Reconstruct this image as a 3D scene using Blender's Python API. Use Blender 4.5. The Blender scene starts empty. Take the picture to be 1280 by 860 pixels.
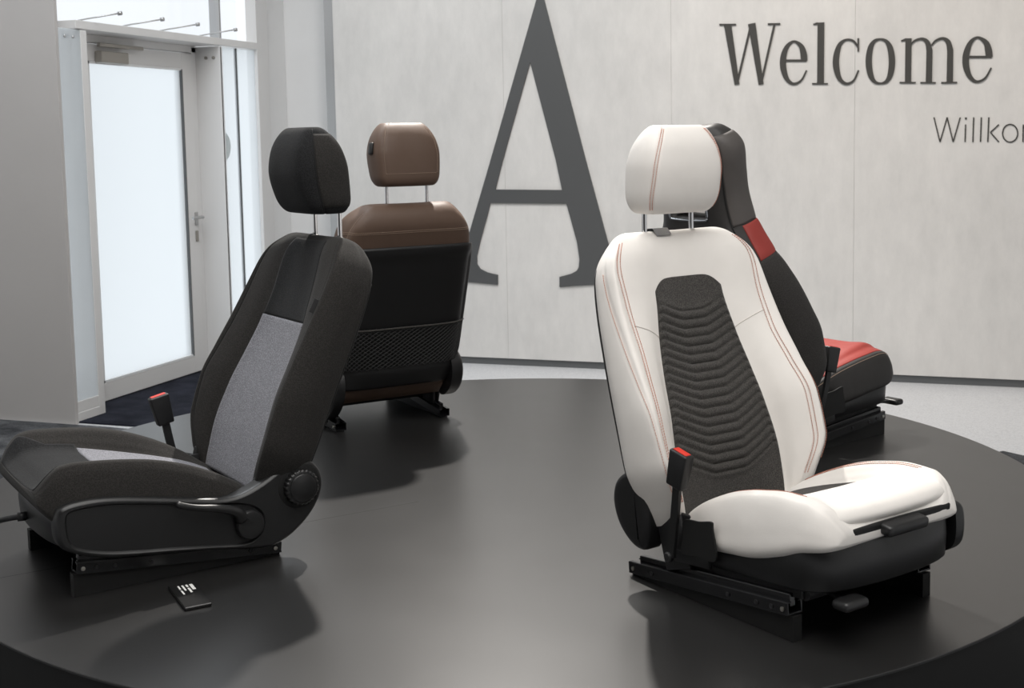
import bpy, bmesh, math, random
import numpy as np
from mathutils import Vector, Matrix
from mathutils.geometry import tessellate_polygon

SC = bpy.context.scene
COL = SC.collection
PI = math.pi
PLAT = 0.35                     # height of the platform top above the floor

# ------------------------------------------------------------------ camera
cam_d = bpy.data.cameras.new('camera')
cam = bpy.data.objects.new('camera', cam_d)
COL.objects.link(cam)
R_ = np.array([[0.9448418, 0.32699789, -0.01861065],
               [0.01424105, -0.0977838, -0.99510578],
               [-0.32721731, 0.9399525, -0.09704702]])      # right, down, forward
M = Matrix.Identity(4)
for i in range(3):
    M[i][0], M[i][1], M[i][2] = R_[0][i], -R_[1][i], -R_[2][i]
M[0][3], M[1][3], M[2][3] = 0.0, 0.0, 1.1 + PLAT
cam.matrix_world = M
cam_d.sensor_width = 36.0
cam_d.lens = 1561.4 / 1280 * 36
cam_d.shift_y = -104.3 / 1280
cam_d.clip_end = 200
cam_d.dof.use_dof = True
cam_d.dof.focus_distance = 3.6
cam_d.dof.aperture_fstop = 9.0
SC.camera = cam

# ------------------------------------------------------------------ daylight
wd = bpy.data.worlds.new('daylight')
SC.world = wd
wd.use_nodes = True
bgn = wd.node_tree.nodes['Background']
bgn.inputs[0].default_value = (0.95, 0.975, 1.0, 1)
bgn.inputs[1].default_value = 1.1

def area(name, loc, target, size, power, color=(1, 1, 1), size_y=None, spread=None):
    l = bpy.data.lights.new(name, 'AREA')
    l.energy = power; l.color = color; l.size = size
    if size_y: l.shape = 'RECTANGLE'; l.size_y = size_y
    if spread: l.spread = math.radians(spread)
    o = bpy.data.objects.new(name, l); COL.objects.link(o)
    o.location = loc
    o.rotation_euler = (Vector(target) - Vector(loc)).to_track_quat('-Z', 'Y').to_euler()
    return o

def spot(name, loc, target, power, angle, color=(1, .96, .9), radius=0.06, blend=0.5):
    l = bpy.data.lights.new(name, 'SPOT')
    l.energy = power; l.color = color; l.spot_size = math.radians(angle)
    l.spot_blend = blend; l.shadow_soft_size = radius
    o = bpy.data.objects.new(name, l); COL.objects.link(o)
    o.location = loc
    o.rotation_euler = (Vector(target) - Vector(loc)).to_track_quat('-Z', 'Y').to_euler()
    return o

# a strong track spot high up in front of the lettered wall, wall washers, and added overhead fill areas
spot('ceiling_spot', (-2.26, 6.23, 4.40), (-1.42, 4.15, PLAT), 1500, 58, color=(1, .95, .89), radius=0.07, blend=1)
spot('wall_spot', (-0.2, 5.4, 4.4), (0.1, 7.48, 1.9), 275, 95, color=(1, .90, .80), radius=0.3, blend=1)
spot('wall_spot', (-2.4, 5.6, 4.4), (-2.4, 7.48, 1.6), 185, 95, color=(1, .98, .95), radius=0.3, blend=1)
area('ceiling_fill', (-0.2, 1.2, 4.4), (-0.2, 1.4, 0.0), 4.0, 215, (1, .98, .95))  # added soft fill that lifts the seat fronts, no real ceiling panel
area('ceiling_fill', (-3.5, 4.3, 4.4), (-3.5, 4.5, 0.0), 1.6, 70, (.93, .97, 1))  # added cool fill to brighten the pier and window corner

SC.view_settings.view_transform = 'Standard'
SC.view_settings.look = 'None'
SC.view_settings.gamma = 1.0
SC.view_settings.exposure = 0.0

# ------------------------------------------------------------------ materials
MATS = {}
def new_mat(name):
    m = bpy.data.materials.new(name); m.use_nodes = True
    MATS[name] = m
    nt = m.node_tree
    return m, nt, nt.nodes['Principled BSDF']

def set_in(b, **k):
    for a, v in k.items():
        a = a.replace('_', ' ')
        if a in b.inputs: b.inputs[a].default_value = v

def tex_noise(nt, scale, detail=4, rough=0.6, coord='Object', sc=None):
    tc = nt.nodes.new('ShaderNodeTexCoord')
    n = nt.nodes.new('ShaderNodeTexNoise')
    n.inputs['Scale'].default_value = scale
    n.inputs['Detail'].default_value = detail
    n.inputs['Roughness'].default_value = rough
    if sc:
        mp = nt.nodes.new('ShaderNodeMapping'); mp.inputs['Scale'].default_value = sc
        nt.links.new(tc.outputs[coord], mp.inputs[0]); nt.links.new(mp.outputs[0], n.inputs['Vector'])
    else:
        nt.links.new(tc.outputs[coord], n.inputs['Vector'])
    return n

def ramp(nt, fac, c0, c1, p0=0.3, p1=0.7):
    r = nt.nodes.new('ShaderNodeValToRGB')
    r.color_ramp.elements[0].position = p0; r.color_ramp.elements[0].color = (*c0, 1)
    r.color_ramp.elements[1].position = p1; r.color_ramp.elements[1].color = (*c1, 1)
    nt.links.new(fac, r.inputs[0]); return r

def add_bump(nt, b, fac, strength, dist=0.001):
    n = nt.nodes.new('ShaderNodeBump')
    n.inputs['Strength'].default_value = strength; n.inputs['Distance'].default_value = dist
    nt.links.new(fac, n.inputs['Height']); nt.links.new(n.outputs[0], b.inputs['Normal'])
    return n

def simple(name, col, rough=0.5, spec=0.5, metal=0.0, var=0.0, vscale=20, bump=0.0, bscale=300, bdist=0.0006, sheen=0.0, coat=0.0):
    m, nt, b = new_mat(name)
    set_in(b, Base_Color=(*col, 1), Roughness=rough, Metallic=metal)
    b.inputs['Specular IOR Level'].default_value = spec
    if sheen: b.inputs['Sheen Weight'].default_value = sheen; b.inputs['Sheen Roughness'].default_value = .4
    if coat: b.inputs['Coat Weight'].default_value = coat
    if var:
        n = tex_noise(nt, vscale)
        r = ramp(nt, n.outputs[0], [c * (1 - var) for c in col], [min(1, c * (1 + var)) for c in col])
        nt.links.new(r.outputs[0], b.inputs['Base Color'])
    if bump:
        add_bump(nt, b, tex_noise(nt, bscale, 3).outputs[0], bump, bdist)
    return m

def leather(name, col, rough=0.45, var=0.06):
    m, nt, b = new_mat(name)
    set_in(b, Roughness=rough)
    b.inputs['Specular IOR Level'].default_value = .4
    n = tex_noise(nt, 6, 5)
    r = ramp(nt, n.outputs[0], [c * (1 - var) for c in col], [min(1, c * (1 + var)) for c in col])
    nt.links.new(r.outputs[0], b.inputs['Base Color'])
    tc = nt.nodes.new('ShaderNodeTexCoord')
    v = nt.nodes.new('ShaderNodeTexVoronoi'); v.inputs['Scale'].default_value = 420
    nt.links.new(tc.outputs['Object'], v.inputs['Vector'])
    bp = add_bump(nt, b, v.outputs['Distance'], .12, .0008)
    n2 = tex_noise(nt, 9, 2)
    bp2 = nt.nodes.new('ShaderNodeBump'); bp2.inputs['Strength'].default_value = .25; bp2.inputs['Distance'].default_value = .012
    nt.links.new(n2.outputs[0], bp2.inputs['Height']); nt.links.new(bp2.outputs[0], bp.inputs['Normal'])
    return m

def woven(name, c0, c1, scale=900, rough=0.9, bump=.5, sheen=.15):
    m, nt, b = new_mat(name)
    set_in(b, Roughness=rough)
    b.inputs['Specular IOR Level'].default_value = .15
    b.inputs['Sheen Weight'].default_value = sheen
    n = tex_noise(nt, scale * .5, 2, .7)
    w = nt.nodes.new('ShaderNodeTexVoronoi'); w.inputs['Scale'].default_value = scale * .35
    tc = nt.nodes.new('ShaderNodeTexCoord'); nt.links.new(tc.outputs['Object'], w.inputs['Vector'])
    mx = nt.nodes.new('ShaderNodeMath'); mx.operation = 'MULTIPLY'
    nt.links.new(n.outputs[0], mx.inputs[0]); nt.links.new(w.outputs['Distance'], mx.inputs[1])
    r = ramp(nt, mx.outputs[0], c0, c1, .08, .36)
    nt.links.new(r.outputs[0], b.inputs['Base Color'])
    add_bump(nt, b, mx.outputs[0], bump, .0012)
    return m

woven('fabric_black', (.016, .0150, .0142), (.031, .0290, .0272), sheen=.06)
woven('fabric_sport', (.022, .0205, .0195), (.042, .039, .037), sheen=.08)
woven('fabric_dark', (.0085, .0088, .0095), (.0205, .021, .022), sheen=.05)
woven('fabric_grey', (.085, .087, .10), (.25, .25, .275), 1000)
woven('fabric_melange', (.022, .0208, .0195), (.070, .065, .060), 1000)
leather('leather_white', (.80, .765, .725), .5, .03)
leather('leather_brown', (.105, .066, .047), .55)
leather('leather_black', (.026, .024, .023), .5)
leather('leather_charcoal', (.085, .076, .072), .5)
leather('leather_red', (.29, .040, .032), .55)
simple('plastic_black', (.009, .009, .0095), .42, .5, bump=.25, bscale=600, bdist=.0005)
simple('plastic_satin', (.0115, .0115, .012), .38, .5, bump=.1, bscale=500)
simple('plastic_matte', (.010, .010, .010), .6, .3)
simple('metal_black', (.006, .006, .007), .18, .6, bump=.05, bscale=80)
simple('metal_frame', (.012, .012, .013), .45, .5)
simple('steel_bolt', (.55, .53, .48), .3, .5, 1.0)
simple('chrome', (.82, .82, .84), .08, .5, 1.0)
simple('chrome_dark', (.45, .47, .5), .2, .5, 1.0)
simple('button_red', (.62, .035, .02), .4)
simple('thread_red', (.55, .24, .17), .8)
simple('thread_white', (.66, .62, .58), .8)
simple('thread_tan', (.33, .24, .18), .8)
simple('thread_black', (.012, .012, .012), .8)
simple('card_black', (.012, .012, .012), .3)
simple('print_white', (.75, .75, .73), .7)
simple('letter_dark', (.078, .080, .082), .55)
simple('letter_ink', (.045, .043, .039), .6)
simple('wall_white', (.80, .80, .80), .7, .3, var=.02, vscale=3, bump=.06, bscale=120)
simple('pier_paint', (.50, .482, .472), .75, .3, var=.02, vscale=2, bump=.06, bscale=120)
simple('frame_paint', (.74, .735, .73), .45, .4, bump=.03, bscale=200)
simple('frame_white', (.84, .85, .86), .4, .4)
simple('aluminium', (.50, .50, .50), .4, .5, .8)
simple('closer_grey', (.34, .32, .29), .4, .5, .3)
simple('baseboard_dark', (.10, .105, .108), .5)
simple('wall_grey', (.07, .07, .07), .8, .2)
simple('ceiling_paint', (.78, .78, .77), .9, .2)
simple('cable_black', (.010, .010, .011), .45)
simple('bin_grey', (.60, .67, .69), .8)

# black laminate platform: smooth, slightly satin
m, nt, b = new_mat('platform_laminate')
set_in(b, Base_Color=(.014, .0137, .0135, 1), Roughness=.38)
b.inputs['Specular IOR Level'].default_value = .75
n = tex_noise(nt, 3.0, 5)
rr = nt.nodes.new('ShaderNodeMapRange'); rr.inputs['To Min'].default_value = .30; rr.inputs['To Max'].default_value = .34
nt.links.new(n.outputs[0], rr.inputs['Value']); nt.links.new(rr.outputs[0], b.inputs['Roughness'])

# exposed concrete wall panels
m, nt, b = new_mat('concrete_panel')
set_in(b, Roughness=.8); b.inputs['Specular IOR Level'].default_value = .25
n1 = tex_noise(nt, 1.3, 8, .65)
n2 = tex_noise(nt, 7, 6, .7, sc=(1.6, 1, .6))
mx = nt.nodes.new('ShaderNodeMath'); mx.operation = 'ADD'
nt.links.new(n1.outputs[0], mx.inputs[0]); nt.links.new(n2.outputs[0], mx.inputs[1])
mul = nt.nodes.new('ShaderNodeMath'); mul.operation = 'MULTIPLY'; mul.inputs[1].default_value = .5
nt.links.new(mx.outputs[0], mul.inputs[0])
r = ramp(nt, mul.outputs[0], (.60, .59, .575), (.715, .70, .68), .36, .66)
nt.links.new(r.outputs[0], b.inputs['Base Color'])
add_bump(nt, b, n2.outputs[0], .08, .004)

# pale terrazzo
m, nt, b = new_mat('terrazzo')
set_in(b, Roughness=.35)
tc = nt.nodes.new('ShaderNodeTexCoord')
v = nt.nodes.new('ShaderNodeTexVoronoi'); v.inputs['Scale'].default_value = 150
nt.links.new(tc.outputs['Object'], v.inputs['Vector'])
sep = nt.nodes.new('ShaderNodeSeparateColor'); nt.links.new(v.outputs['Color'], sep.inputs[0])
r = ramp(nt, sep.outputs[0], (.52, .53, .55), (.64, .65, .67), .0, .6)
nt.links.new(r.outputs[0], b.inputs['Base Color'])

def carpet(name, c0, c1, sc):
    m, nt, b = new_mat(name)
    set_in(b, Roughness=.95); b.inputs['Specular IOR Level'].default_value = .1
    n = tex_noise(nt, sc, 6, .8)
    n2 = tex_noise(nt, 6, 3, .6)
    mx = nt.nodes.new('ShaderNodeMath'); mx.operation = 'MULTIPLY'
    nt.links.new(n.outputs[0], mx.inputs[0]); nt.links.new(n2.outputs[0], mx.inputs[1])
    r = ramp(nt, mx.outputs[0], c0, c1, .15, .38)
    nt.links.new(r.outputs[0], b.inputs['Base Color'])
    add_bump(nt, b, n.outputs[0], .9, .006)
carpet('mat_navy', (.010, .011, .017), (.032, .035, .05), 120)
carpet('carpet_grey', (.03, .032, .036), (.17, .175, .185), 160)

# clear and frosted panes
def glass(name, tint, gloss=.08, frost=0.0):
    m = bpy.data.materials.new(name); m.use_nodes = True; MATS[name] = m
    nt = m.node_tree; nt.nodes.clear()
    out = nt.nodes.new('ShaderNodeOutputMaterial')
    t = nt.nodes.new('ShaderNodeBsdfTransparent'); t.inputs[0].default_value = (*tint, 1)
    g = nt.nodes.new('ShaderNodeBsdfGlossy'); g.inputs['Roughness'].default_value = .03
    mx = nt.nodes.new('ShaderNodeMixShader'); mx.inputs[0].default_value = gloss
    nt.links.new(t.outputs[0], mx.inputs[1]); nt.links.new(g.outputs[0], mx.inputs[2])
    last = mx
    if frost:
        tl = nt.nodes.new('ShaderNodeBsdfTranslucent'); tl.inputs[0].default_value = (.92, .95, .97, 1)
        m2 = nt.nodes.new('ShaderNodeMixShader'); m2.inputs[0].default_value = frost
        nt.links.new(mx.outputs[0], m2.inputs[1]); nt.links.new(tl.outputs[0], m2.inputs[2]); last = m2
    nt.links.new(last.outputs[0], out.inputs[0])
glass('glass_clear', (.98, .99, 1.0), .05)
glass('glass_frosted', (.95, .97, .98), .04, .50)
# stretch net of the seat-back pocket: black threads with see-through diamonds
m, nt, b = new_mat('pocket_net')
set_in(b, Base_Color=(.035, .035, .035, 1), Roughness=.6)

# ------------------------------------------------------------------ mesh helpers
def arr(*a): return np.array(a, float)

class MB:
    def __init__(s): s.v = []; s.f = []
    def add(s, pts, faces):
        o = len(s.v)
        s.v += [tuple(map(float, p)) for p in pts]
        s.f += [tuple(o + i for i in f) for f in faces]
        return o
    def grid(s, P, wrap=False, cap0=False, cap1=False):
        P = np.asarray(P, float); r, c = P.shape[:2]
        fs = []
        cc = c if wrap else c - 1
        for i in range(r - 1):
            for j in range(cc):
                k = (j + 1) % c
                fs.append((i * c + j, i * c + k, (i + 1) * c + k, (i + 1) * c + j))
        if cap0: fs.append(tuple(range(c))[::-1])
        if cap1: fs.append(tuple((r - 1) * c + j for j in range(c)))
        s.add(P.reshape(-1, 3), fs); return s
    def box(s, c, size, mat=None, bev=0.0, seg=2):
        bm = bmesh.new(); bmesh.ops.create_cube(bm, size=1)
        bmesh.ops.scale(bm, vec=size, verts=bm.verts)
        if bev: bmesh.ops.bevel(bm, geom=bm.edges[:], offset=bev, segments=seg, affect='EDGES', profile=.5)
        if mat is not None: bmesh.ops.transform(bm, matrix=mat, verts=bm.verts)
        bmesh.ops.translate(bm, vec=c, verts=bm.verts)
        bm.verts.index_update()
        s.add([v.co[:] for v in bm.verts], [[v.index for v in f.verts] for f in bm.faces]); bm.free(); return s
    def tube(s, path, r, n=10, cap=True):
        P = np.asarray(path, float); m = len(P)
        T = np.gradient(P, axis=0); T /= np.linalg.norm(T, axis=1)[:, None] + 1e-12
        ref = arr(0, 0, 1) if abs(T[0][2]) < .9 else arr(1, 0, 0)
        u = np.cross(T[0], ref); u /= np.linalg.norm(u)
        rr = np.broadcast_to(np.asarray(r, float), (m,))
        rows = []
        for i in range(m):
            u = u - T[i] * (u @ T[i]); u /= np.linalg.norm(u) + 1e-12
            w = np.cross(T[i], u)
            a = np.linspace(0, 2 * PI, n, endpoint=False)
            rows.append(P[i] + rr[i] * (np.cos(a)[:, None] * u + np.sin(a)[:, None] * w))
        return s.grid(np.array(rows), True, cap, cap)
    def lathe(s, prof, c, axis, n=32):
        # prof: (radius, height along axis)
        c = np.asarray(c, float); ax = np.asarray(axis, float); ax = ax / np.linalg.norm(ax)
        u = np.cross(ax, arr(0, 0, 1) if abs(ax[2]) < .9 else arr(1, 0, 0)); u /= np.linalg.norm(u)
        w = np.cross(ax, u); a = np.linspace(0, 2 * PI, n, endpoint=False)
        rows = [c + ax * h + r * (np.cos(a)[:, None] * u + np.sin(a)[:, None] * w) for r, h in prof]
        return s.grid(np.array(rows), True, True, True)
    def loops(s, rows, cap0=True, cap1=True):
        return s.grid(np.array(rows), True, cap0, cap1)
    def build(s, name, mat, parent=None, smooth=True, angle=None, weld=False):
        me = bpy.data.meshes.new(name)
        me.from_pydata(s.v, [], s.f); 
        if weld or angle is not None:
            bm = bmesh.new(); bm.from_mesh(me)
            if weld: bmesh.ops.remove_doubles(bm, verts=bm.verts, dist=1e-5)
            bmesh.ops.recalc_face_normals(bm, faces=bm.faces)
            bm.to_mesh(me); bm.free()
        me.update()
        if smooth:
            me.polygons.foreach_set('use_smooth', [True] * len(me.polygons))
            if angle is not None: me.set_sharp_from_angle(angle=math.radians(angle))
        o = bpy.data.objects.new(name, me); COL.objects.link(o)
        me.materials.append(MATS[mat] if isinstance(mat, str) else mat)
        if parent is not None: o.parent = parent
        return o

def empty(name, loc, rz=0.0, label=None, cat=None, group=None):
    o = bpy.data.objects.new(name, None); COL.objects.link(o)
    o.location = loc; o.rotation_euler = (0, 0, rz); o.empty_display_size = .1
    tag(o, label, cat, group); return o
def tag(o, label=None, cat=None, group=None):
    if label: o['label'] = label
    if cat: o['category'] = cat
    if group: o['group'] = group
    return o
def struct(o):
    o['kind'] = 'structure'; return o
def lab(o, l):
    o['label'] = l; return o

def pchip(xs, ys):
    xs = np.asarray(xs, float); ys = np.asarray(ys, float)
    h = np.diff(xs); d = np.diff(ys) / h
    m = np.zeros_like(ys); m[0] = d[0]; m[-1] = d[-1]
    for i in range(1, len(xs) - 1):
        if d[i - 1] * d[i] > 0:
            w1 = 2 * h[i] + h[i - 1]; w2 = h[i] + 2 * h[i - 1]
            m[i] = (w1 + w2) / (w1 / d[i - 1] + w2 / d[i])
    def f(x):
        x = np.clip(np.asarray(x, float), xs[0], xs[-1])
        i = np.clip(np.searchsorted(xs, x) - 1, 0, len(h) - 1)
        t = (x - xs[i]) / h[i]
        return ((2*t**3 - 3*t**2 + 1) * ys[i] + (t**3 - 2*t**2 + t) * h[i] * m[i]
                + (-2*t**3 + 3*t**2) * ys[i+1] + (t**3 - t**2) * h[i] * m[i+1])
    return f

def smooth_loop(pts, n=48, closed=True):
    P = np.asarray(pts, float); m = len(P)
    if not closed: P = np.vstack([2*P[0]-P[1], P, 2*P[-1]-P[-2]])
    out = []
    segs = m if closed else m - 1
    tt = np.linspace(0, segs, n, endpoint=not closed)
    for t in tt:
        i = min(int(t), segs - 1); u = t - i
        q = [P[(i + k) % m] for k in (-1, 0, 1, 2)] if closed else [P[i + k] for k in range(4)]
        out.append(.5 * (2*q[1] + (q[2]-q[0])*u + (2*q[0]-5*q[1]+4*q[2]-q[3])*u*u + (3*q[1]-q[0]-3*q[2]+q[3])*u**3))
    return np.array(out)

def inset(P, d):
    P = np.asarray(P, float)
    T = np.roll(P, -1, 0) - np.roll(P, 1, 0); T /= np.linalg.norm(T, axis=1)[:, None] + 1e-12
    x, y = P[:, 0], P[:, 1]
    area_ = .5 * np.sum(x * np.roll(y, -1) - np.roll(x, -1) * y)
    N = np.stack([-T[:, 1], T[:, 0]], 1) * (1 if area_ > 0 else -1)
    return P + N * d

class Loft:
    """closed section of ten half-profile points, mirrored, swept along t; a in [-9, 9] runs round it"""
    def __init__(s, ctrl, frame): s.ctrl = ctrl; s.frame = frame
    def S(s, a, t):
        a = np.asarray(a, float); t = np.asarray(t, float)
        a, t = np.broadcast_arrays(a, t); sh = a.shape
        a = a.ravel(); t = t.ravel()
        H = s.ctrl(t)                                   # (N, 10, 2)
        mir = H[:, 8:0:-1, :] * arr(-1, 1)
        F = np.concatenate([H, mir], 1)                 # 18
        i = np.floor(a).astype(int); u = (a - i)[:, None]
        k = np.arange(len(a))
        q = [F[k, (i + d) % 18] for d in (-1, 0, 1, 2)]
        p = .5 * (2*q[1] + (q[2]-q[0])*u + (2*q[0]-5*q[1]+4*q[2]-q[3])*u*u + (3*q[1]-q[0]-3*q[2]+q[3])*u**3)
        return s.frame(t, p[:, 0], p[:, 1]).reshape(*sh, 3)
    def N(s, a, t, e=1e-3):
        a = np.asarray(a, float); t = np.asarray(t, float)
        da = s.S(a + .03, t) - s.S(a - .03, t); dt = s.S(a, t + e) - s.S(a, t - e)
        n = np.cross(da, dt); n /= np.linalg.norm(n, axis=-1)[..., None] + 1e-12
        tm = np.array([.5 * (s.tr[0] + s.tr[1])])
        z = arr(0.0)
        n0 = np.cross(s.S(z + .03, tm) - s.S(z - .03, tm), s.S(z, tm + e) - s.S(z, tm - e))[0]
        if n0 @ (s.S(z, tm) - s.S(z + 9, tm))[0] < 0: n = -n
        return n
    def body(s, mb, t0, t1, nt=40, na=96, ease=True, disp=None):
        s.tr = (t0, t1)
        t = np.linspace(0, 1, nt)
        if ease: t = .5 - .5 * np.cos(PI * t)
        t = t0 + (t1 - t0) * t
        a = np.linspace(-9, 9, na, endpoint=False)
        A, T = np.meshgrid(a, t)
        P = s.S(A, T)
        if disp is not None: P = P + s.N(A, np.clip(T, t0 + .002, t1 - .002)) * disp(A, T)[..., None]
        return mb.grid(P, True, True, True)
    def patch(s, mb, a0, a1, s0, s1, nu=24, nv=24, off=None, lift=.002, puff=.003, edge=-.004):
        u = np.linspace(0, 1, nu); v = np.linspace(0, 1, nv)
        # extra rim rows that tuck under the cover
        u = np.concatenate([[0], .5 - .5*np.cos(PI*u) if nu < 30 else u, [1]]); v = np.concatenate([[0], v, [1]])
        U, V = np.meshgrid(u, v)
        S0 = s0(2*U-1) if callable(s0) else s0; S1 = s1(2*U-1) if callable(s1) else s1
        T = S0 + (S1 - S0) * V
        A0 = a0(T) if callable(a0) else a0; A1 = a1(T) if callable(a1) else a1
        A = A0 + (A1 - A0) * U
        b = (1 - np.abs(2*U-1)**8) * (1 - np.abs(2*V-1)**8)
        d = lift + puff * b
        if off is not None: d = d + off(2*U-1, T) * np.minimum(1, b * 3)
        d[0, :] = edge; d[-1, :] = edge; d[:, 0] = edge; d[:, -1] = edge
        P = s.S(A, T) + s.N(A, T) * d[..., None]
        return mb.grid(P)
    def line(s, mb, A, T, r=.0009, h=.0006, n=5):
        A = np.asarray(A, float); T = np.asarray(T, float)
        P = s.S(A, T) + s.N(A, T) * h
        return mb.tube(P, r, n)
    def dashes(s, mb, A, T, step=.007, r=.0008, h=.0006):
        # single stitches along a seam
        P = s.S(A, T) + s.N(A, T) * h
        L = np.concatenate([[0], np.cumsum(np.linalg.norm(np.diff(P, axis=0), axis=1))])
        k = int(L[-1] / step)
        for i in range(k):
            q = [np.array([np.interp((i + f) * step, L, P[:, c]) for c in range(3)]) for f in (.12, .5, .88)]
            mb.tube(q, r, 4)
        return mb

# ------------------------------------------------------------------ the room
def sbox(name, lo, hi, mat, bev=0.0, parent=None, top=True):
    lo = arr(*lo); hi = arr(*hi)
    o = MB().box((lo + hi) / 2, tuple(hi - lo), bev=bev).build(name, mat, parent, smooth=False)
    return struct(o) if (parent is None and top) else o

WY = 7.48            # face of the lettered wall
XR = 4.4             # how far the room goes to the right
sbox('floor', (-4.6, -3.2, -.12), (XR, 8.3, 0), 'terrazzo')
sbox('floor_left', (-5.3, -3.2, -.12), (-4.6, 5.33, 0), 'terrazzo')
sbox('wall_front', (-5.4, -3.3, 0), (XR, -3.2, 4.62), 'wall_grey')
sbox('wall_right', (XR, -3.2, 0), (XR + .1, 8.3, 4.62), 'wall_white')
sbox('ceiling', (-6.2, -3.3, 4.5), (XR, 8.3, 4.62), 'ceiling_paint')
mat_o = sbox('door_mat', (-4.5, 5.36, 0), (-3.35, 7.35, .009), 'mat_navy', .003, top=False)
tag(mat_o, 'navy black entrance mat in front of the glass door', 'mat')
cp = MB()
def carpet_piece(pts):
    n_ = len(pts)
    cp.add([(x, y, .001) for x, y in pts] + [(x, y, .008) for x, y in pts],
           [tuple(range(n_, 2 * n_))] + [(i, (i + 1) % n_, n_ + (i + 1) % n_, n_ + i) for i in range(n_)])
def arc(r, d0, d1, n=60):
    a = np.radians(np.linspace(d0, d1, n)); return [(-1.332 + r * math.cos(t), 3.745 + r * math.sin(t)) for t in a]
carpet_piece([(-5.28, 5.30), (-4.1, 5.30)] + arc(1.706, 122, 414, 120) + arc(2.71, 414, 240, 60) + [(-5.28, 1.4)])
carpet_o = cp.build('carpet', 'carpet_grey', smooth=False)
tag(carpet_o, 'speckled dark grey carpet laid round the near half of the round platform', 'carpet')

# lettered wall of exposed concrete panels standing on a dark recessed base
wall_back = struct(MB().box(((-3.86 + XR) / 2, WY + .19, 2.25), (XR + 3.86, .30, 4.5)).build('wall_back', 'concrete_panel', smooth=False))
edges = [-3.82, -2.64, -1.569, -.501, .567, 1.635, 2.70, 3.77, XR]
for x0, x1 in zip(edges[:-1], edges[1:]):
    sbox('wall_panel', (x0 + .0004, WY, .045), (x1 - .0004, WY + .05, 4.5), 'concrete_panel', .0008, wall_back)
sbox('baseboard_back', (-3.84, WY + .012, 0), (XR, WY + .05, .046), 'baseboard_dark')
sbox('gap_shade_strip', (-3.90, WY + .03, 0), (-3.822, WY + .10, 4.5), 'aluminium', .003)  # grey strip stands in for the shadow band at the wall's end
# white return wall behind it, and the pier beside the windows
sbox('wall_return', (-4.38, 7.74, 0), (-3.6, 8.0, 4.5), 'wall_white')
pier = sbox('wall_pier', (-4.38, 7.322, 0), (-4.30, 7.47, 4.5), 'frame_paint', .004)
sbox('trim_2', (-4.38, 7.47, 0), (-4.325, 7.74, 4.5), 'wall_white', .004)
# pier in the left foreground
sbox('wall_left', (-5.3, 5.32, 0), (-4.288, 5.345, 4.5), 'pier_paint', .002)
# solid wall on the far side of the pier down to the camera end
sbox('wall_left_front', (-5.4, -3.2, 0), (-5.3, 5.34, 4.5), 'wall_white')

# -------- glazed front: transom, side lights, door, upper window
XF, XB = -4.30, -4.56        # room face and outer face of the deep frames
window_1 = struct(MB().box(((XF + XB) / 2, (5.5 + 7.33) / 2, 2.088), (XF - XB, 7.33 - 5.5, .045), bev=.003).build('window_1', 'frame_paint', smooth=False))
sbox('glass_pane', (-4.452, 5.52, 2.11), (-4.444, 7.085, 4.5), 'glass_clear', 0, window_1)
sbox('glass_pane', (-4.452, 7.092, 2.11), (-4.444, 7.32, 4.5), 'glass_clear', 0, window_1)
sbox('mullion', (-4.50, 7.079, 2.11), (-4.425, 7.098, 4.5), 'aluminium', .002, window_1)
for y in (5.617, 5.998, 6.35, 6.763):
    a_ = MB().tube([(-4.42, y - .01, 2.112), (-4.33, y + .02, 2.128), (-4.17, y + .06, 2.150)], .004, 8)
    a_.lathe([(.0, 0), (.011, .0), (.011, .02), (0, .02)], (-4.165, y + .062, 2.150), (.9, .2, .1), 12)
    a_.build('stay_rod', 'aluminium', window_1)

window_2 = struct(MB().box((XF - .03, 5.56, 1.03), (.06, .05, 2.06), bev=.003).build('window_2', 'frame_paint', smooth=False))
sbox('glass_pane', (XF - .012, 5.347, .115), (XF - .004, 5.537, 2.06), 'glass_frosted', 0, window_2)
sbox('sill', (XF - .25, 5.347, .0), (XF, 5.575, .055), 'frame_paint', .003, window_2)
sbox('bottom_rail', (XF - .06, 5.347, .055), (XF - .002, 5.575, .115), 'frame_paint', .003, window_2)
for y in (5.41, 5.475):
    MB().lathe([(0, 0), (.008, 0), (.008, .006), (.0, .008)], (XF - .004, y, 2.02), (1, 0, 0), 12).build('glass_fixing', 'aluminium', window_2)

door_1 = struct(MB().build('door_1', 'frame_paint')) if False else None
fr = MB()
fr.box((-4.51, 5.625, 1.03), (.07, .09, 2.06), bev=.004)            # left jamb
fr.box((-4.51, 6.845, 1.03), (.07, .05, 2.06), bev=.004)            # right jamb
fr.box((-4.51, 6.235, 2.045), (.07, 1.27, .045), bev=.004)          # head
door_1 = struct(fr.build('door_1', 'frame_paint', smooth=False))
lf = MB()
lf.box((-4.50, 5.735, 1.015), (.06, .13, 2.00), bev=.004)
lf.box((-4.50, 6.762, 1.015), (.06, .115, 2.00), bev=.004)
lf.box((-4.50, 6.25, 1.968), (.06, .91, .094), bev=.004)
lf.box((-4.50, 6.25, .067), (.06, .91, .104), bev=.004)
leaf = lf.build('door_leaf', 'frame_paint', door_1, smooth=False)
MB().box((-4.50, 6.2525, 1.02), (.012, .905, 1.802)).build('glass_pane', 'glass_frosted', door_1, smooth=False)
bd = MB()
bd.box((-4.476, 6.2525, .126), (.014, .905, .014)); bd.box((-4.476, 6.2525, 1.914), (.014, .905, .014))
bd.box((-4.476, 5.807, 1.02), (.014, .014, 1.80))
lab(bd.build('glazing_bead', 'frame_white', door_1, smooth=False), 'white glazing bead round the door pane')
MB().box((-4.474, 6.697, 1.02), (.016, .010, 1.79)).build('glazing_gasket', 'baseboard_dark', door_1, smooth=False)
hd = MB()
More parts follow.
